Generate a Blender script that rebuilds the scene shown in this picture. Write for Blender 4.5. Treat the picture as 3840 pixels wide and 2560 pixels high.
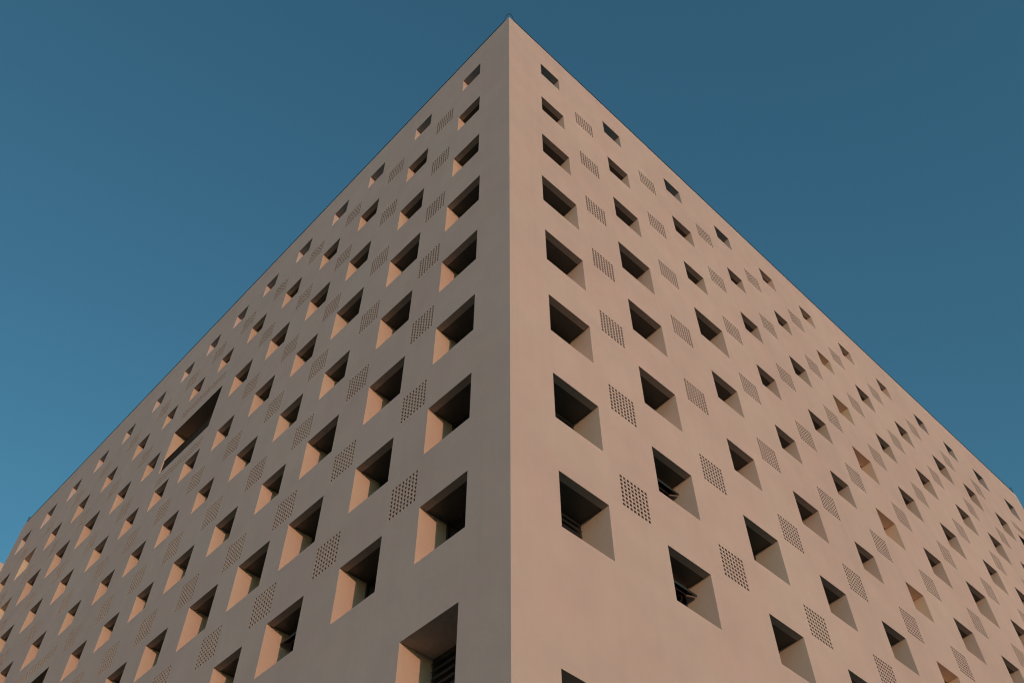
import bpy, bmesh, math, random
from mathutils import Vector, Matrix
from mathutils.geometry import delaunay_2d_cdt

random.seed(7)
for o in list(bpy.data.objects):
    bpy.data.objects.remove(o)
scene = bpy.context.scene
COL = scene.collection
S = 13.9            # metres per survey unit (camera to building corner)
EYE = 1.6           # camera height above the ground

# ------------------------------------------------------------------ camera
cam_data = bpy.data.cameras.new('camera')
cam = bpy.data.objects.new('camera', cam_data)
COL.objects.link(cam)
yaw, pitch, roll = math.radians(136.15039), math.radians(52.24157), math.radians(-0.32968)
f = Vector((math.cos(pitch) * math.cos(yaw), math.cos(pitch) * math.sin(yaw), math.sin(pitch)))
r0 = f.cross(Vector((0, 0, 1))).normalized()
u0 = r0.cross(f)
rt = math.cos(roll) * r0 + math.sin(roll) * u0
up = -math.sin(roll) * r0 + math.cos(roll) * u0
m = Matrix((rt, up, -f)).transposed().to_4x4()
m.translation = (10.0551, -9.5971, EYE)
cam.matrix_world = m
cam_data.sensor_fit = 'HORIZONTAL'
cam_data.sensor_width = 36
cam_data.lens = 34.4066
cam_data.clip_start = 0.1
cam_data.clip_end = 6000
scene.camera = cam

# ------------------------------------------------------------------ sky and sun
SUN = Vector((1.0, -0.316, 0.082)).normalized()      # towards the sun: low, raking the long facade
world = bpy.data.worlds.new('World')
scene.world = world
world.use_nodes = True
wn = world.node_tree
wn.nodes.clear()
sky = wn.nodes.new('ShaderNodeTexSky')
sky.sky_type = 'NISHITA'
sky.sun_disc = False
sky.sun_elevation = math.asin(SUN.z)
sky.sun_rotation = math.atan2(SUN.x, SUN.y)
sky.altitude = 20
sky.air_density = 1.0
sky.dust_density = 0.6
sky.ozone_density = 1.6
tint = wn.nodes.new('ShaderNodeMixRGB')
tint.blend_type = 'MULTIPLY'
tint.inputs[0].default_value = 1.0
tint.inputs[2].default_value = (0.49, 0.93, 1.0, 1)
bg = wn.nodes.new('ShaderNodeBackground')
bg.inputs['Strength'].default_value = 0.15
wo = wn.nodes.new('ShaderNodeOutputWorld')
wn.links.new(sky.outputs[0], tint.inputs[1])
wn.links.new(tint.outputs[0], bg.inputs[0])
wn.links.new(bg.outputs[0], wo.inputs[0])

sd = bpy.data.lights.new('sun', 'SUN')
sd.energy = 0.92
sd.angle = math.radians(0.5)
sd.color = (1.0, 0.66, 0.46)
sun = bpy.data.objects.new('sun', sd)
COL.objects.link(sun)
sun.rotation_euler = (-SUN).to_track_quat('-Z', 'Y').to_euler()
sun.location = SUN * 200

vs = scene.view_settings
vs.view_transform = 'Standard'
vs.look = 'None'
vs.exposure = 0.65
vs.gamma = 1.0
vs.use_curve_mapping = False
scene.render.resolution_x = 1024
scene.render.resolution_y = 682
scene.cycles.filter_width = 1.1

# ------------------------------------------------------------------ materials
def new_mat(name):
    mt = bpy.data.materials.new(name)
    mt.use_nodes = True
    nt = mt.node_tree
    return mt, nt, nt.nodes['Principled BSDF']

def plain(name, col, rough=0.7, spec=0.3, metal=0.0):
    mt, nt, b = new_mat(name)
    b.inputs['Base Color'].default_value = (*col, 1)
    b.inputs['Roughness'].default_value = rough
    b.inputs['Specular IOR Level'].default_value = spec
    b.inputs['Metallic'].default_value = metal
    n = nt.nodes.new('ShaderNodeTexNoise')
    n.inputs['Scale'].default_value = 9
    n.inputs['Detail'].default_value = 6
    mr = nt.nodes.new('ShaderNodeMapRange')
    mr.inputs[3].default_value = 0.8
    mr.inputs[4].default_value = 1.2
    mx = nt.nodes.new('ShaderNodeMixRGB')
    mx.blend_type = 'MULTIPLY'
    mx.inputs[0].default_value = 1
    mx.inputs[1].default_value = (*col, 1)
    g = nt.nodes.new('ShaderNodeNewGeometry')
    nt.links.new(g.outputs['Position'], n.inputs['Vector'])
    nt.links.new(n.outputs['Fac'], mr.inputs[0])
    nt.links.new(mr.outputs[0], mx.inputs[2])
    nt.links.new(mx.outputs[0], b.inputs['Base Color'])
    return mt

def plaster(name, col, amt=1.0):
    """painted render: broad patchiness, faint vertical rain streaks, fine grain and trowel relief"""
    mt, nt, b = new_mat(name)
    N, K = nt.nodes.new, nt.links.new
    b.inputs['Roughness'].default_value = 0.88
    b.inputs['Specular IOR Level'].default_value = 0.18
    g = N('ShaderNodeNewGeometry')
    def noise(scale, detail, vec=None, rough=0.55):
        n = N('ShaderNodeTexNoise')
        n.inputs['Scale'].default_value = scale
        n.inputs['Detail'].default_value = detail
        n.inputs['Roughness'].default_value = rough
        K(vec or g.outputs['Position'], n.inputs['Vector'])
        return n.outputs['Fac']
    def rng(v, lo, hi, a=0.25, c=0.75):
        r = N('ShaderNodeMapRange')
        r.inputs[1].default_value = a
        r.inputs[2].default_value = c
        r.inputs[3].default_value = lo
        r.inputs[4].default_value = hi
        K(v, r.inputs[0])
        return r.outputs[0]
    def mul(x, y):
        q = N('ShaderNodeMath'); q.operation = 'MULTIPLY'
        K(x, q.inputs[0]); K(y, q.inputs[1])
        return q.outputs[0]
    mp = N('ShaderNodeMapping')
    mp.inputs['Scale'].default_value = (2.6, 2.6, 0.10)
    K(g.outputs['Position'], mp.inputs['Vector'])
    broad = rng(noise(0.16, 4), 1 - .070 * amt, 1 + .055 * amt)
    mid = rng(noise(0.9, 5), 1 - .050 * amt, 1 + .040 * amt)
    streak = rng(noise(1.0, 4, mp.outputs[0]), 1 - .028 * amt, 1.0, 0.30, 0.52)
    grain = rng(noise(38, 3), 0.965, 1.035)
    v = mul(mul(broad, mid), mul(streak, grain))
    hue = N('ShaderNodeMixRGB')
    hue.inputs[1].default_value = (col[0] * 1.012, col[1] * 0.985, col[2] * 0.985, 1)
    hue.inputs[2].default_value = (col[0] * 0.985, col[1] * 1.010, col[2] * 0.990, 1)
    K(rng(noise(0.33, 3), 0, 1, 0.35, 0.65), hue.inputs[0])
    mx = N('ShaderNodeMixRGB')
    mx.blend_type = 'MULTIPLY'
    mx.inputs[0].default_value = 1
    K(hue.outputs[0], mx.inputs[1])
    K(v, mx.inputs[2])
    K(mx.outputs[0], b.inputs['Base Color'])
    bp = N('ShaderNodeBump')
    bp.inputs['Strength'].default_value = 0.16
    bp.inputs['Distance'].default_value = 0.02
    K(noise(14, 8, rough=0.65), bp.inputs['Height'])
    b2 = N('ShaderNodeBump')
    b2.inputs['Strength'].default_value = 0.10
    b2.inputs['Distance'].default_value = 0.10
    K(noise(1.3, 3), b2.inputs['Height'])
    K(bp.outputs[0], b2.inputs['Normal'])
    K(b2.outputs[0], b.inputs['Normal'])
    return mt

WALLC = (0.67, 0.45, 0.43)
M_WALL = plaster('wall_plaster', WALLC)
M_REVEAL = plaster('sun_warmed_reveal', (0.69, 0.44, 0.375), 0.8)  # wall plaster warmed in colour to imitate sun bounced inside the recess
M_LIP = plain('shaded_soffit_lip', (0.42, 0.355, 0.31), 0.8, 0.2)  # soffit colour dulled and darkened for the weak light under the lip
M_BALC = plain('balcony_soffit', (0.20, 0.155, 0.125), 0.6, 0.3)
M_CREAM = plaster('cream_paint', (0.77, 0.55, 0.45), 0.7)
M_REVEAL_PALE = plaster('brightened_reveal', (0.76, 0.53, 0.475), 0.8)  # same reveal plaster, lightened in colour to look better lit on the sunlit facade
M_LINING = plaster('shaded_hole_lining', (0.46, 0.335, 0.295), 0.7)  # wall colour darkened inside the holes to deepen their shade
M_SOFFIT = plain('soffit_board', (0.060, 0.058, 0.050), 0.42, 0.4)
M_HOLE_SHADE = plain('hole_shade_cap', (0.06, 0.05, 0.045), 0.9, 0.1)  # dark sheet at the hole ends, standing in for deep shade
M_FRAME = plain('bronze_frame', (0.030, 0.028, 0.027), 0.4, 0.5)
M_GLASS = plain('dark_glass', (0.010, 0.011, 0.013), 0.06, 0.6)
M_GUARD = plain('guard_panel', (0.055, 0.034, 0.025), 0.9, 0.05)
M_SLAT = plain('louvre_metal', (0.032, 0.031, 0.029), 0.5, 0.5)
M_ROOF = plain('roof_concrete', (0.33, 0.32, 0.30), 0.9, 0.2)
M_CABLE = plain('conductor_tape', (0.05, 0.055, 0.06), 0.5, 0.4)
M_GROUND = plain('planted_ground', (0.22, 0.195, 0.135), 0.95, 0.2)

# ------------------------------------------------------------------ helpers
def mesh_obj(name, verts, faces, mats, parent=None, fmat=None, data=None):
    if data is None:
        data = bpy.data.meshes.new(name)
        data.from_pydata([tuple(v) for v in verts], [], faces)
        for mt in mats:
            data.materials.append(mt)
        if fmat:
            for p, i in zip(data.polygons, fmat):
                p.material_index = i
        data.update()
    o = bpy.data.objects.new(name, data)
    COL.objects.link(o)
    if parent:
        o.parent = parent
    return o

class Geo:
    def __init__(self):
        self.v, self.f, self.m = [], [], []
    def quad(self, a, b, c, d, mi=0):
        n = len(self.v)
        self.v += [a, b, c, d]
        self.f.append((n, n + 1, n + 2, n + 3))
        self.m.append(mi)
    def box(self, x0, x1, y0, y1, z0, z1, mi=0):
        n = len(self.v)
        self.v += [(x, y, z) for z in (z0, z1) for y in (y0, y1) for x in (x0, x1)]
        for q in ((0, 2, 3, 1), (4, 5, 7, 6), (0, 1, 5, 4), (2, 6, 7, 3), (0, 4, 6, 2), (1, 3, 7, 5)):
            self.f.append(tuple(n + i for i in q))
            self.m.append(mi)
    def data(self, name, mats):
        d = bpy.data.meshes.new(name)
        d.from_pydata(self.v, [], self.f)
        for mt in mats:
            d.materials.append(mt)
        for p, i in zip(d.polygons, self.m):
            p.material_index = i
        d.update()
        return d

def put(name, data, parent, loc=(0, 0, 0), rz=0.0, sc=(1, 1, 1)):
    o = bpy.data.objects.new(name, data)
    COL.objects.link(o)
    o.parent = parent
    o.location = loc
    o.rotation_euler = (0, 0, rz)
    o.scale = sc
    return o

def sheet_with_holes(outer, rects):
    """flat sheet (u, z) with rectangular holes -> verts2d, triangles"""
    vs, es, fs = [], [], []
    u0, u1, z0, z1 = outer
    def loop(pts):
        n = len(vs)
        vs.extend(Vector(p) for p in pts)
        k = len(pts)
        es.extend((n + i, n + (i + 1) % k) for i in range(k))
    loop([(u0, z0), (u1, z0), (u1, z1), (u0, z1)])
    for a, b, c, d in rects:
        loop([(a, c), (b, c), (b, d), (a, d)])
    # a light lattice keeps the triangles compact
    g = []
    for i in range(1, int((u1 - u0) / 2.6)):
        for j in range(1, int((z1 - z0) / 2.6)):
            p = (u0 + i * 2.6, z0 + j * 2.6)
            if all(not (a - .05 < p[0] < b + .05 and c - .05 < p[1] < d + .05) for a, b, c, d in rects):
                g.append(Vector(p))
    vs.extend(g)
    V, E, F, _, _, _ = delaunay_2d_cdt(vs, es, [], 0, 1e-5)
    out = []
    for t in F:
        cx = sum(V[i].x for i in t) / 3
        cz = sum(V[i].y for i in t) / 3
        if any(a < cx < b and c < cz < d for a, b, c, d in rects):
            continue
        out.append(tuple(t))
    return V, out

def Z(z):
    return z * S + EYE

# ------------------------------------------------------------------ ground
gr = mesh_obj('ground', [(-3000, -3000, 0), (3000, -3000, 0), (3000, 3000, 0), (-3000, 3000, 0)], [(0, 1, 2, 3)], [M_GROUND])
gr['kind'] = 'structure'
gr['label'] = 'flat paved ground around the patterned building'

# ------------------------------------------------------------------ the patterned building
bld = bpy.data.objects.new('apartment_building', None)
COL.objects.link(bld)
bld.empty_display_size = 2
bld['label'] = 'pale pink plaster building with deep square windows and perforated screens between them'
bld['category'] = 'building'

UL, UR = 3.012 * S, 2.9228 * S          # lengths of the two facades
TOP = Z(2.8352)
DECK = Z(2.560)                        # roof deck behind the parapet
PAR = 0.45                             # parapet thickness

TAB = """
L1.1 -0.1554 2.6650 0.0729, L1.2 -0.1561 2.4250 0.0851, L1.3 -0.1557 2.1859 0.0954, L1.4 -0.1552 1.9485 0.1138, L1.5 -0.1548 1.7102 0.1134
L1.6 -0.1529 1.4733 0.1132, L1.7 -0.1532 1.2372 0.1146, L1.8 -0.1513 1.0031 0.1131, L2.1 -0.3669 2.6654 0.0714, L2.2 -0.3673 2.4280 0.0849
L2.3 -0.3663 2.1865 0.0960, L2.4 -0.3649 1.9488 0.1144, L2.5 -0.3642 1.7106 0.1110, L2.6 -0.3614 1.4730 0.1145, L2.7 -0.3612 1.2407 0.1108
L2.8 -0.3579 1.0056 0.1119, L3.1 -0.5852 2.6655 0.0722, L3.2 -0.5825 2.4256 0.0849, L3.3 -0.5832 2.1875 0.0951, L3.4 -0.5798 1.9483 0.1120
L3.5 -0.5773 1.7092 0.0957, L3.6 -0.5755 1.4746 0.1115, L3.7 -0.5721 1.2394 0.1135, L3.8 -0.5698 1.0081 0.1099, L4.1 -0.7650 2.6641 0.0726
L4.2 -0.7638 2.4260 0.0830, L4.3 -0.7615 2.1860 0.0937, L4.4 -0.7584 1.9456 0.0947, L4.5 -0.7558 1.7091 0.0950, L4.6 -0.7514 1.4766 0.0905
L4.7 -0.7475 1.2412 0.1113, L4.8 -0.7445 1.0090 0.0926, L5.1 -0.9549 2.6616 0.0731, L5.2 -0.9515 2.4230 0.0831, L5.3 -0.9498 2.1849 0.0933
L5.4 -0.9445 1.9448 0.0943, L5.5 -0.9409 1.7090 0.0929, L5.6 -0.9368 1.4751 0.0925, L5.7 -0.9319 1.2421 0.1099, L5.8 -0.9304 1.0112 0.1042
L6.1 -1.1385 2.6596 0.0691, L6.2 -1.1333 2.4209 0.0807, L6.3 -1.1308 2.1806 0.0932, L6.4 -1.1274 1.9447 0.0827, L6.5 -1.1207 1.7112 0.0753
L6.6 -1.1162 1.4752 0.0927, L6.7 -1.1131 1.2447 0.0913, L6.8 -1.1091 1.0132 0.0908, L7.1 -1.3084 2.6533 0.0689, L7.2 -1.3049 2.4180 0.0699
L7.4 -1.2953 1.9420 0.0802, L7.5 -1.2897 1.7083 0.0812, L7.6 -1.2872 1.4781 0.0788, L7.7 -1.2836 1.2468 0.0886, L7.8 -1.2763 1.0152 0.0862
L8.1 -1.4743 2.6531 0.0671, L8.2 -1.4696 2.4169 0.0689, L8.4 -1.4571 1.9430 0.0787, L8.5 -1.4512 1.7083 0.0802, L8.6 -1.4488 1.4774 0.0798
L8.7 -1.4434 1.2472 0.0866, L8.8 -1.4366 1.0173 0.0866, L9.1 -1.6364 2.6501 0.0660, L9.2 -1.6317 2.4129 0.0695, L9.3 -1.6238 2.1760 0.0789
L9.4 -1.6199 1.9422 0.0785, L9.5 -1.6152 1.7091 0.0794, L9.6 -1.6159 1.4784 0.0839, L9.7 -1.6048 1.2489 0.0841, L9.8 -1.5972 1.0194 0.0841
L10.1 -1.8233 2.6478 0.0673, L10.2 -1.8143 2.4088 0.0799, L10.3 -1.8057 2.1715 0.0897, L10.4 -1.8051 1.9425 0.0898, L10.5 -1.8042 1.7117 0.0809
L10.7 -1.7867 1.2508 0.0845, L10.8 -1.7782 1.0219 0.0845, L11.1 -2.0319 2.6417 0.0675, L11.2 -2.0233 2.4059 0.0781, L11.3 -2.0194 2.1734 0.1057
L11.4 -2.0187 1.9419 0.0911, L11.5 -2.0212 1.7125 0.0935, L11.7 -1.9963 1.2533 0.0861, L11.8 -1.9868 1.0250 0.0861, L12.1 -2.2365 2.6492 0.0752
L12.2 -2.2252 2.4049 0.0872, L12.3 -2.2236 2.1752 0.1067, L12.4 -2.2249 1.9451 0.0921, L12.5 -2.2321 1.7167 0.0910, L12.6 -2.2068 1.4842 0.0922
L12.7 -2.1974 1.2558 0.0922, L12.8 -2.1869 1.0281 0.0922, L13.1 -2.4381 2.6424 0.0762, L13.2 -2.4331 2.4074 0.0861, L13.3 -2.4351 2.1780 0.1053
L13.4 -2.4376 1.9474 0.1059, L13.5 -2.4186 1.7155 0.0968, L13.6 -2.4096 1.4864 0.0968, L13.7 -2.3993 1.2585 0.0968, L13.8 -2.3879 1.0313 0.0968
L14.1 -2.6492 2.6466 0.0863, L14.2 -2.6501 2.4108 0.1042, L14.3 -2.6482 2.1851 0.0937, L14.4 -2.6363 1.9474 0.0972, L14.5 -2.6279 1.7174 0.0969
L14.6 -2.6181 1.4889 0.0969, L14.7 -2.6070 1.2615 0.0969, L14.8 -2.5945 1.0348 0.0969, L15.1 -2.8674 2.6489 0.0862, L15.2 -2.8624 2.4224 0.0898
L15.3 -2.8568 2.1800 0.0963, L15.4 -2.8491 1.9491 0.0965, L15.5 -2.8400 1.7196 0.0969, L15.6 -2.8294 1.4916 0.0969, L15.7 -2.8174 1.2647 0.0969
L15.8 -2.8040 1.0385 0.0969, R1.1 0.1606 2.6610 0.0730, R1.2 0.1602 2.4223 0.0836, R1.3 0.1595 2.1828 0.0959, R1.4 0.1590 1.9468 0.1133
R1.5 0.1593 1.7089 0.1136, R1.6 0.1586 1.4728 0.1133, R1.7 0.1580 1.2381 0.1133, R1.8 0.1579 1.0045 0.1124, R2.1 0.4188 2.6626 0.0737
R2.2 0.4179 2.4236 0.0837, R2.3 0.4185 2.1848 0.0957, R2.4 0.4161 1.9462 0.1136, R2.5 0.4162 1.7099 0.1125, R2.6 0.4142 1.4730 0.1127
R2.7 0.4129 1.2408 0.1120, R2.8 0.4109 1.0082 0.1104, R3.1 0.6941 2.6636 0.0736, R3.2 0.6923 2.4233 0.0844, R3.3 0.6911 2.1829 0.0835
R3.4 0.6976 1.9474 0.1120, R3.5 0.6943 1.7092 0.0956, R3.6 0.6833 1.4740 0.0942, R3.7 0.6801 1.2411 0.1113, R3.8 0.6790 1.0171 0.1021
R4.1 0.9383 2.6615 0.0730, R4.2 0.9353 2.4190 0.0712, R4.3 0.9341 2.1827 0.0802, R4.4 0.9303 1.9448 0.0814, R4.5 0.9264 1.7094 0.0821
R4.6 0.9190 1.4732 0.0972, R4.7 0.9186 1.2416 0.0929, R4.8 0.9175 1.0149 0.1018, R5.1 1.1678 2.6574 0.0713, R5.2 1.1645 2.4178 0.0702
R5.3 1.1597 2.1783 0.0822, R5.4 1.1561 1.9427 0.0821, R5.5 1.1539 1.7105 0.0815, R5.6 1.1466 1.4747 0.0814, R5.7 1.1454 1.2443 0.0940
R5.8 1.1418 1.0171 0.0963, R6.1 1.3846 2.6546 0.0705, R6.2 1.3845 2.4123 0.0707, R6.3 1.3738 2.1769 0.0809, R6.4 1.3717 1.9448 0.0920
R6.5 1.3646 1.7081 0.0924, R6.6 1.3611 1.4758 0.0812, R6.7 1.3639 1.2468 0.0939, R6.8 1.3547 1.0192 0.0897, R7.1 1.6101 2.6499 0.0702
R7.2 1.6050 2.4108 0.0809, R7.3 1.5993 2.1751 0.0801, R7.4 1.5984 1.9434 0.0883, R7.5 1.5916 1.7087 0.0917, R7.6 1.5926 1.4782 0.0950
R7.7 1.5834 1.2476 0.0943, R7.8 1.5773 1.0216 0.0943, R8.1 1.8387 2.6454 0.0693, R8.2 1.8343 2.4088 0.0805, R8.3 1.8299 2.1759 0.0883
R8.4 1.8261 1.9408 0.0928, R8.5 1.8263 1.7108 0.1095, R8.6 1.8298 1.4799 0.0948, R8.7 1.8117 1.2494 0.0946, R8.8 1.8048 1.0240 0.0946
R9.1 2.0805 2.6430 0.0674, R9.2 2.0764 2.4069 0.0913, R9.3 2.0685 2.1725 0.0901, R9.4 2.0723 1.9423 0.0914, R9.5 2.0629 1.7105 0.0976
R9.6 2.0563 1.4795 0.0998, R9.7 2.0491 1.2512 0.0946, R9.8 2.0413 1.0266 0.0946, R10.1 2.2815 2.6417 0.0671, R10.2 2.2781 2.4090 0.0861
R10.3 2.2778 2.1751 0.0923, R10.4 2.2699 1.9418 0.0922, R10.5 2.2636 1.7107 0.0977, R10.6 2.2564 1.4804 0.0998, R10.7 2.2485 1.2528 0.0946
R10.8 2.2399 1.0289 0.0946, R11.1 2.4990 2.6391 0.0781, R11.2 2.5020 2.4081 0.0904, R11.3 2.4938 2.1718 0.0909, R11.4 2.4878 1.9412 0.0914
R11.5 2.4809 1.7109 0.0977, R11.6 2.4730 1.4815 0.0998, R11.7 2.4643 1.2546 0.0946, R11.8 2.4549 1.0314 0.0946, R12.1 2.7350 2.6354 0.0786
R12.3 2.7250 2.1703 0.0909, R12.4 2.7184 1.9406 0.0914, R12.5 2.7109 1.7112 0.0977, R12.6 2.7023 1.4826 0.0998, R12.7 2.6928 1.2565 0.0946
R12.8 2.6825 1.0342 0.0946
"""
wins = {}
for e in TAB.replace('\n', ',').split(','):
    e = e.split()
    if len(e) == 4:
        k, r = e[0][1:].split('.')
        wins[(e[0][0], int(k), int(r))] = (float(e[1]) * S, Z(float(e[2])), float(e[3]) * S)

BLIND = {'L': 14, 'R': 6}              # the columns of plastered blind recesses
OPEN_R = (1, 2, 3, 4, 9, 10, 11, 12)   # parapet openings with sky behind (right facade)

# ---- shared meshes for one window recess, 1 x 1 opening, depth in metres
D = 0.85
def recess_data(name, mat, lip, depth, back):
    g = Geo()
    h = .5
    g.quad((-h, 0, -h), (-h, 0, h), (-h, depth, h), (-h, depth, -h))     # jamb
    g.quad((h, 0, h), (h, 0, -h), (h, depth, -h), (h, depth, h))         # jamb
    g.quad((h, 0, -h), (-h, 0, -h), (-h, depth, -h), (h, depth, -h))     # sill
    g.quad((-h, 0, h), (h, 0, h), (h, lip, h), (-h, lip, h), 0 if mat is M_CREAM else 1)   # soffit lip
    if back:
        g.quad((-h, depth, -h), (-h, depth, h), (h, depth, h), (h, depth, -h))
    return g.data(name, [mat, M_LIP])

def quad_data(name, y0, y1, mat):
    g = Geo()
    g.quad((-.5, y0, .5), (.5, y0, .5), (.5, y1, .5), (-.5, y1, .5))
    return g.data(name, [mat])

R_STD = recess_data('recess', M_REVEAL, .20, D, False)
R_PALE = recess_data('recess_pale', M_REVEAL_PALE, .20, D, False)
R_BLIND = recess_data('recess_blind', M_CREAM, .40, D, True)
R_OPEN = recess_data('recess_open', M_WALL, PAR, PAR, False)
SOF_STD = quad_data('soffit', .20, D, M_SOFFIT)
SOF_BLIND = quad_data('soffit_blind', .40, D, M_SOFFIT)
# recess back: high dark window over unseen plaster added to bounce sun
ZS = 0.0
g = Geo()
for a in ((-.5, -.455), (.455, .5), (-.02, .02)):
    g.box(a[0], a[1], D - .06, D - .002, ZS, .4995)
for a in ((ZS, ZS + .045), (.455, .4995)):
    g.box(-.455, -.02, D - .058, D - .004, a[0], a[1])
    g.box(.02, .455, D - .058, D - .004, a[0], a[1])
FRAME = g.data('frame', [M_FRAME])
g = Geo()
g.box(-.455, -.02, D - .035, D - .025, ZS + .045, .455)
PANE = g.data('pane', [M_GLASS])
g = Geo()
g.quad((-.5, D, -.5), (-.5, D, ZS), (.5, D, ZS), (.5, D, -.5))
SPAN = g.data('bounce_spandrel', [M_WALL])
g = Geo()
g.box(-.455, -.02, D - .035, D - .025, -.455, -.002)
LOWPANE = g.data('low_pane', [M_GLASS])
g = Geo()
for a in ((-.5, -.455), (.455, .5), (-.02, .02)):
    g.box(a[0], a[1], D - .06, D - .002, -.5, -.001)
LOWFRAME = g.data('low_frame', [M_FRAME])
def glaze(o, low):
    put('frame', FRAME, o)
    put('pane', PANE, o)
    put('pane', PANE, o, (.475, 0, 0))
    if low:
        put('frame', LOWFRAME, o)
        put('pane', LOWPANE, o)
        put('pane', LOWPANE, o, (.475, 0, 0))
    else:
        put('bounce_spandrel', SPAN, o)
g = Geo()
g.quad((-.5, D, -.5), (-.5, D, .5), (.5, D, .5), (.5, D, -.5))
BACKD = g.data('blind_back', [M_FRAME])
g = Geo()
n0 = len(g.v)
g.v += [(-.455, 0, 0), (.455, 0, 0), (.455, .055, .035), (-.455, .055, .035),
        (-.455, 0, -.012), (.455, 0, -.012), (.455, .055, .023), (-.455, .055, .023)]
g.f += [(0, 1, 2, 3), (7, 6, 5, 4), (0, 4, 5, 1), (1, 5, 6, 2), (2, 6, 7, 3), (3, 7, 4, 0)]
g.m += [0] * 6
SLAT = g.data('slat', [M_SLAT])
# top-hung leaf pushed open: frame bars and a pane, hinged at the head of the opening
g = Geo()
L_, W_ = .30, .96
g.box(-W_ / 2, W_ / 2, -.018, .018, -.03, 0)
g.box(-W_ / 2, W_ / 2, -.018, .018, -L_, -L_ + .035)
g.box(-W_ / 2, -W_ / 2 + .035, -.017, .017, -L_ + .035, -.03)
g.box(W_ / 2 - .035, W_ / 2, -.017, .017, -L_ + .035, -.03)
LEAF = g.data('leaf', [M_FRAME])
g = Geo()
g.box(-W_ / 2 + .035, W_ / 2 - .035, -.006, .006, -L_ + .035, -.03)
LEAFP = g.data('leaf_pane', [M_GLASS])
g = Geo()
g.box(-.5, .5, D - .10, D - .062, .40, .4995)
TRANS = g.data('transom', [M_WALL])

# ---- perforated screens: real holes with depth, closed by dark caps that paint the shade inside
HOLE, PITCH, SDEP = .079, .1247, .12
def screen_data(name, nx, ny):
    w, h = (nx - 1) * PITCH + HOLE, (ny - 1) * PITCH + HOLE
    mg = .04
    xs = [-w / 2 - mg]
    for i in range(nx):
        xs += [-w / 2 + i * PITCH, -w / 2 + i * PITCH + HOLE]
    xs.append(w / 2 + mg)
    zs = [-h / 2 - mg]
    for i in range(ny):
        zs += [-h / 2 + i * PITCH, -h / 2 + i * PITCH + HOLE]
    zs.append(h / 2 + mg)
    nxs = len(xs)
    v = [(x, 0, z) for z in zs for x in xs]
    fs, ms = [], []
    for j in range(len(zs) - 1):
        for i in range(nxs - 1):
            a, b, c, d = j * nxs + i, j * nxs + i + 1, (j + 1) * nxs + i + 1, (j + 1) * nxs + i
            if i % 2 and j % 2:
                n = len(v)
                x0, x1, z0, z1 = xs[i], xs[i + 1], zs[j], zs[j + 1]
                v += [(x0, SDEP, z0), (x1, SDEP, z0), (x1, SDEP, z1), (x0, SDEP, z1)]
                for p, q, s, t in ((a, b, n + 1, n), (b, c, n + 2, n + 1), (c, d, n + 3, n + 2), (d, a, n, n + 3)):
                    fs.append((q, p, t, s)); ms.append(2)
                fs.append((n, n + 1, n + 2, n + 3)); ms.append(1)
            else:
                fs.append((a, b, c, d)); ms.append(0)
    dt = bpy.data.meshes.new(name)
    dt.from_pydata(v, [], fs)
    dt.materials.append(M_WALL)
    dt.materials.append(M_HOLE_SHADE)
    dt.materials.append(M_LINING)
    for p, i in zip(dt.polygons, ms):
        p.material_index = i
    dt.update()
    return dt, w / 2 + mg, h / 2 + mg
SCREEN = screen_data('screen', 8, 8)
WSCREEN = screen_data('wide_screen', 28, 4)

def place(face, u, z):
    """world location and rotation for a piece lying in a facade"""
    return ((u, 0, z), 0.0) if face == 'L' else ((0, u, z), math.pi / 2)

WIDE = [('L', -1.2530, -1.5235, 2.2525, 2.0715, 2.3141, 2.0204, -1.3885),
        ('L', -1.8000, -2.0700, 1.5531, 1.3700, 1.6075, 1.3230, -1.9350),
        ('R', 2.6160, 2.8800, 2.4420, 2.2600, 2.4970, 2.2050, 2.7480)]
holes = {'L': [], 'R': []}
parapet_holes = {'L': [], 'R': []}

# ---- screens between the windows (half a bay across, half a storey up)
skip = {('L', 6, 2), ('L', 7, 2), ('L', 8, 2), ('L', 6, 3), ('L', 7, 3), ('L', 8, 3),
        ('L', 10, 5), ('L', 10, 6), ('R', 11, 1), ('R', 11, 2)}
for face, nk in (('L', 15), ('R', 12)):
    for k in range(1, nk):
        for r in range(1, 8):
            q = [wins[t] for t in ((face, k, r), (face, k + 1, r), (face, k, r + 1), (face, k + 1, r + 1)) if t in wins]
            if (face, k, r) in skip or len(q) < 3:
                continue
            w4 = [wins.get((face, k + i, r + j)) for i in (0, 1) for j in (0, 1)]
            if all(w4):
                u, z = sum(w[0] for w in w4) / 4, sum(w[1] for w in w4) / 4
            elif w4[0] and w4[3]:
                u, z = (w4[0][0] + w4[3][0]) / 2, (w4[0][1] + w4[3][1]) / 2
            else:
                u, z = (w4[1][0] + w4[2][0]) / 2, (w4[1][1] + w4[2][1]) / 2
            z -= .05
            fx = 1 - (.033 if face == 'L' else .022) * abs(u) / S
            dt, hw, hh = SCREEN
            loc, rz = place(face, u, z)
            put('perforated_screen', dt, bld, loc, rz, (fx, 1, 1))
            holes[face].append((u - hw * fx, u + hw * fx, z - hh, z + hh))

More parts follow.
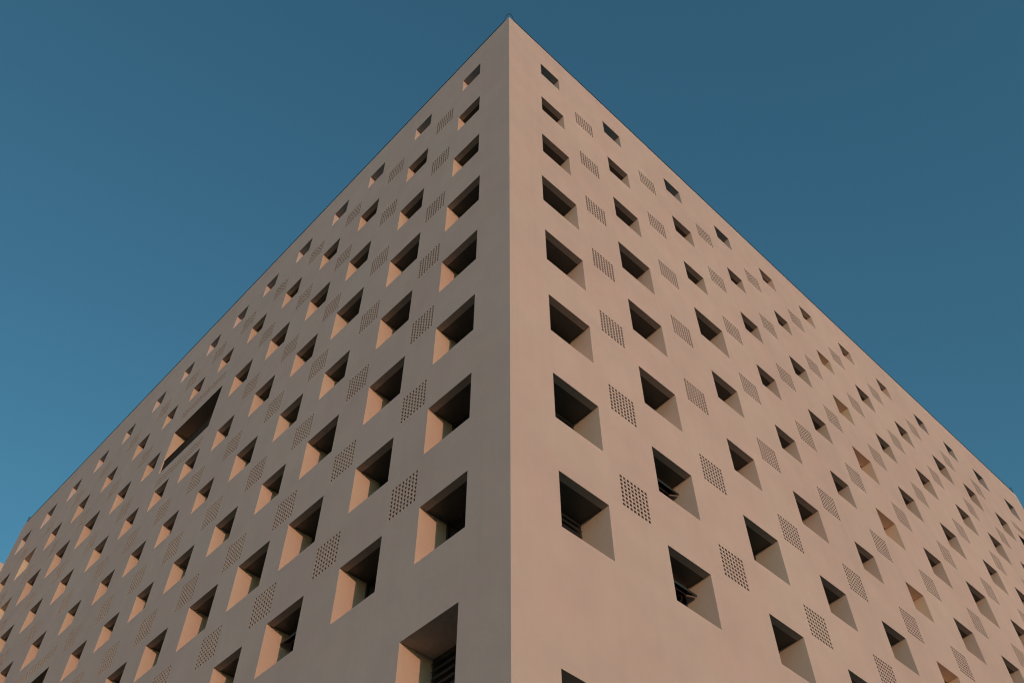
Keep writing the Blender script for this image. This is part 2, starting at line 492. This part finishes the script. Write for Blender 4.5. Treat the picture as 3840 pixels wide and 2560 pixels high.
# ---- windows
for (face, k, r), (u, z, s) in wins.items():
    h = s / 2
    loc, rz = place(face, u, z)
    holes[face].append((u - h, u + h, z - h, z + h))
    if r == 1 and (face == 'L' or k in OPEN_R):
        o = put('parapet_opening', R_OPEN, bld, loc, rz, (s, 1, s))
        parapet_holes[face].append((u - h, u + h, z - h, z + h))
        continue
    if r > 1 and k == BLIND[face]:
        o = put('blind_recess', R_BLIND, bld, loc, rz, (s, 1, s))
        o['label'] = 'cream painted blind recess without glass'
        put('soffit_board', SOF_BLIND, o)
        continue
    o = put('window', R_STD if face == 'L' else R_PALE, bld, loc, rz, (s, 1, s))
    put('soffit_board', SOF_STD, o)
    if (face, k, r) in (('R', 1, 8), ('R', 1, 7)):
        put('backing', BACKD, o)
        for i in range(9):
            put('louvre_slat', SLAT, o, (0, D - .09, .40 - i * .1))
    elif (face, k, r) in (('R', 2, 7), ('R', 2, 8), ('L', 3, 8)):
        glaze(o, r >= 7)
        put('transom', TRANS, o)
        lf = put('open_leaf', LEAF, o, (0, D - .12, .40))
        lf.rotation_euler = (math.radians(-62), 0, 0)
        lp = put('leaf_pane', LEAFP, o, (0, D - .12, .40))
        lp.rotation_euler = (math.radians(-62), 0, 0)
    else:
        glaze(o, r >= 7)

# ---- the two larger lower openings beside the corner
for face, u, z, s in (('L', -.1628 * S, Z(.7581), .1233 * S), ('R', .158 * S, Z(.636), .145 * S)):
    loc, rz = place(face, u, z)
    o = put('window', R_STD, bld, loc, rz, (s, 1, s))
    o['label'] = 'larger window opening on the lowest storey beside the corner'
    gq = Geo()
    gq.quad((-.5, .20, .5), (.5, .20, .5), (.5, D, .5), (-.5, D, .5))
    put('soffit', gq.data('plaster_soffit', [M_LIP]), o)
    put('backing', BACKD, o)
    for i in range(9):
        put('louvre_slat', SLAT, o, (0, D - .09, .40 - i * .1))
    holes[face].append((u - s / 2, u + s / 2, z - s / 2, z + s / 2))

# ---- wide balcony openings with a dark guard and a strip of screen above and below
for face, a, b, zt, zb, zs1, zs2, uc in WIDE:
    u0, u1 = sorted((a * S, b * S))
    z0, z1 = Z(zb), Z(zt)
    uc, uw, zc, zh = (u0 + u1) / 2, u1 - u0, (z0 + z1) / 2, z1 - z0
    loc, rz = place(face, uc, zc)
    hu, hz, dp = uw / 2, zh / 2, 1.4
    gq = Geo()
    gq.quad((-hu, 0, -hz), (-hu, 0, hz), (-hu, dp, hz), (-hu, dp, -hz))
    gq.quad((hu, 0, hz), (hu, 0, -hz), (hu, dp, -hz), (hu, dp, hz))
    gq.quad((hu, 0, -hz), (-hu, 0, -hz), (-hu, dp, -hz), (hu, dp, -hz))
    o = put('balcony', gq.data('balcony', [M_REVEAL]), bld, loc, rz)
    o['label'] = 'wide balcony opening with dark guard between two screen strips'
    gq = Geo()
    gq.quad((-hu, 0, hz), (hu, 0, hz), (hu, dp, hz), (-hu, dp, hz))
    put('soffit_board', gq.data('balcony_soffit', [M_BALC]), o)
    gq = Geo()
    gq.quad((-hu, dp, -hz), (-hu, dp, hz), (hu, dp, hz), (hu, dp, -hz))
    put('back_glazing', gq.data('balcony_back', [M_GLASS]), o)
    gh = .80
    gq = Geo()
    gq.box(-hu + .01, hu - .01, .03, .08, -hz + gh - .05, -hz + gh)
    put('guard_rail', gq.data('guard_rail', [M_GUARD]), o)
    nP = 4
    pw = (uw - .02) / nP
    gq = Geo()
    gq.box(-pw / 2 + .02, pw / 2 - .02, .045, .060, 0, gh - .05)
    gp = gq.data('guard_panel', [M_GUARD])
    gq = Geo()
    gq.box(-.02, .02, .035, .075, 0, gh - .05)
    gpost = gq.data('guard_post', [M_GUARD])
    for i in range(nP):
        put('guard_panel', gp, o, (-hu + .01 + (i + .5) * pw, 0, -hz))
    for i in range(1, nP):
        put('guard_post', gpost, o, (-hu + .01 + i * pw, 0, -hz))
    holes[face].append((u0, u1, z0, z1))
    for zz in (zs1, zs2):
        dt, hw, hh = WSCREEN
        loc, rz = place(face, uc, Z(zz))
        put('perforated_screen', dt, bld, loc, rz)
        holes[face].append((uc - hw, uc + hw, Z(zz) - hh, Z(zz) + hh))

# ---- walls
V, F = sheet_with_holes((-UL, 0, 0, TOP), holes['L'])
mesh_obj('wall', [(p.x, 0, p.y) for p in V], F, [M_WALL], bld)
V, F = sheet_with_holes((0, UR, 0, TOP), holes['R'])
mesh_obj('wall', [(0, p.x, p.y) for p in V], F, [M_WALL], bld)
mesh_obj('wall', [(-UL, 0, 0), (-UL, 0, TOP), (-UL, UR, TOP), (-UL, UR, 0)], [(0, 1, 2, 3)], [M_WALL], bld)
mesh_obj('wall', [(-UL, UR, 0), (-UL, UR, TOP), (0, UR, TOP), (0, UR, 0)], [(0, 1, 2, 3)], [M_WALL], bld)
# inner faces of the parapet, open behind the parapet openings
V, F = sheet_with_holes((-UL + PAR, -PAR, DECK, TOP), parapet_holes['L'])
mesh_obj('parapet_lining', [(p.x, PAR, p.y) for p in V], [t[::-1] for t in F], [M_WALL], bld)
V, F = sheet_with_holes((PAR, UR - PAR, DECK, TOP), parapet_holes['R'])
mesh_obj('parapet_lining', [(-PAR, p.x, p.y) for p in V], [t[::-1] for t in F], [M_WALL], bld)
g = Geo()
g.quad((-UL + PAR, PAR, DECK), (-UL + PAR, UR - PAR, DECK), (-UL + PAR, UR - PAR, TOP), (-UL + PAR, PAR, TOP))
g.quad((-UL + PAR, UR - PAR, DECK), (-PAR, UR - PAR, DECK), (-PAR, UR - PAR, TOP), (-UL + PAR, UR - PAR, TOP))
put('parapet_lining', g.data('parapet_lining', [M_WALL]), bld)
g = Geo()
g.quad((-UL, 0, TOP), (0, 0, TOP), (-PAR, PAR, TOP), (-UL + PAR, PAR, TOP))
g.quad((0, 0, TOP), (0, UR, TOP), (-PAR, UR - PAR, TOP), (-PAR, PAR, TOP))
g.quad((0, UR, TOP), (-UL, UR, TOP), (-UL + PAR, UR - PAR, TOP), (-PAR, UR - PAR, TOP))
g.quad((-UL, UR, TOP), (-UL, 0, TOP), (-UL + PAR, PAR, TOP), (-UL + PAR, UR - PAR, TOP))
put('coping', g.data('coping', [M_WALL]), bld)
mesh_obj('roof', [(-UL + PAR, PAR, DECK), (-PAR, PAR, DECK), (-PAR, UR - PAR, DECK), (-UL + PAR, UR - PAR, DECK)], [(0, 1, 2, 3)], [M_ROOF], bld)
# unseen block added close behind the sunlit parapet to darken its openings
g = Geo()
ya = (wins[('R', 5, 1)][0] + wins[('R', 4, 1)][0]) / 2
yb = (wins[('R', 8, 1)][0] + wins[('R', 9, 1)][0]) / 2
g.box(-PAR - 6, -PAR - .25, ya, yb, DECK + .002, TOP - .25)
put('opening_blocker', g.data('opening_blocker', [M_ROOF]), bld)

# ---- lightning conductor: a thin tape on clips along the coping, with a loop over every corner
def tube_data(name, pts, rad, n=6):
    v, fs = [], []
    pts = [Vector(p) for p in pts]
    for i, p in enumerate(pts):
        t = (pts[min(i + 1, len(pts) - 1)] - pts[max(i - 1, 0)]).normalized()
        a = t.cross(Vector((0, 0, 1)))
        if a.length < 1e-3:
            a = Vector((1, 0, 0))
        a.normalize()
        b = t.cross(a)
        for k in range(n):
            w = 2 * math.pi * k / n
            v.append(p + rad * (math.cos(w) * a + math.sin(w) * b))
    for i in range(len(pts) - 1):
        for k in range(n):
            fs.append((i * n + k, i * n + (k + 1) % n, (i + 1) * n + (k + 1) % n, (i + 1) * n + k))
    d = bpy.data.meshes.new(name)
    d.from_pydata([tuple(q) for q in v], [], fs)
    d.materials.append(M_CABLE)
    return d

hz_ = TOP + .11
def run(a, b, inset=.03):
    a, b = Vector(a), Vector(b)
    n = max(2, int((b - a).length / 1.1))
    out = []
    for i in range(n + 1):
        p = a.lerp(b, i / n)
        out.append(p + Vector((0, 0, random.uniform(-.010, .010))))
    return out
def arch(c, d1, d2, w, h):
    """loop standing over a corner, from the d1 side to the d2 side"""
    c, d1, d2 = Vector(c), Vector(d1), Vector(d2)
    out = []
    f1, f2 = c + d1 * w, c + d2 * w
    for i in range(25):
        t = i / 24
        s_ = .5 - .5 * math.cos(math.pi * t)
        base = f1 * (1 - s_) ** 2 + c * 2 * s_ * (1 - s_) + f2 * s_ ** 2
        out.append(base + Vector((0, 0, h * math.sin(math.pi * t) ** .75 if 0 < t < 1 else 0)))
    return out
e = .008
path = run((-UL + .35, e, hz_), (-.26, e, hz_))
path += arch((-e, e, hz_), (-1, 0, 0), (0, 1, 0), .23, .50)
path += run((-e, .26, hz_), (-e, UR - .35, hz_))
path += arch((-e, UR - e, hz_), (0, -1, 0), (-1, 0, 0), .23, .50)
path = arch((-UL + e, e, hz_), (0, 1, 0), (1, 0, 0), .23, .50) + path
lc = put('lightning_conductor', tube_data('conductor', path, .016), bld)
lc['label'] = 'thin dark lightning conductor running along the roof edge'
g = Geo()
g.box(-.02, .02, -.02, .02, 0, .12)
CLIP = g.data('clip', [M_CABLE])
x = -UL + .6
while x < -.4:
    put('clip', CLIP, lc, (x, e + .013, TOP)); x += 1.25
x = .5
while x < UR - .4:
    put('clip', CLIP, lc, (-e - .013, x, TOP)); x += 1.25

# ------------------------------------------------------------------ the block beyond
nb = bpy.data.objects.new('neighbour_block', None)
COL.objects.link(nb)
nb.location = (-55, 8, 0)
nb['label'] = 'sunlit pale block peeking out beyond the far end of the shaded facade'
nb['category'] = 'building'
NT = 45.72 + EYE
rc, spots = [], []
for i in range(6):
    for j in range(12):
        u, z = -13 + i * 4.6 + 1.0, 3.2 + j * 3.5
        rc.append((u - .65, u + .65, z - .65, z + .65))
        spots.append((u, z))
V, F = sheet_with_holes((-16, 16, 0, NT), rc)
mesh_obj('wall', [(0, p.x, p.y) for p in V], F, [M_WALL], nb)
g = Geo()
g.quad((-20, -16, 0), (0, -16, 0), (0, -16, NT), (-20, -16, NT))
g.quad((0, 16, 0), (-20, 16, 0), (-20, 16, NT), (0, 16, NT))
g.quad((-20, 16, 0), (-20, -16, 0), (-20, -16, NT), (-20, 16, NT))
put('wall', g.data('side_walls', [M_WALL]), nb)
g = Geo()
g.quad((-20, -16, NT), (0, -16, NT), (0, 16, NT), (-20, 16, NT))
put('roof', g.data('roof_slab', [M_ROOF]), nb)
for u, z in spots:
    o = put('window', R_STD, nb, (0, u, z), math.pi / 2, (1.3, 1, 1.3))
    put('soffit_board', SOF_STD, o)
    glaze(o, False)
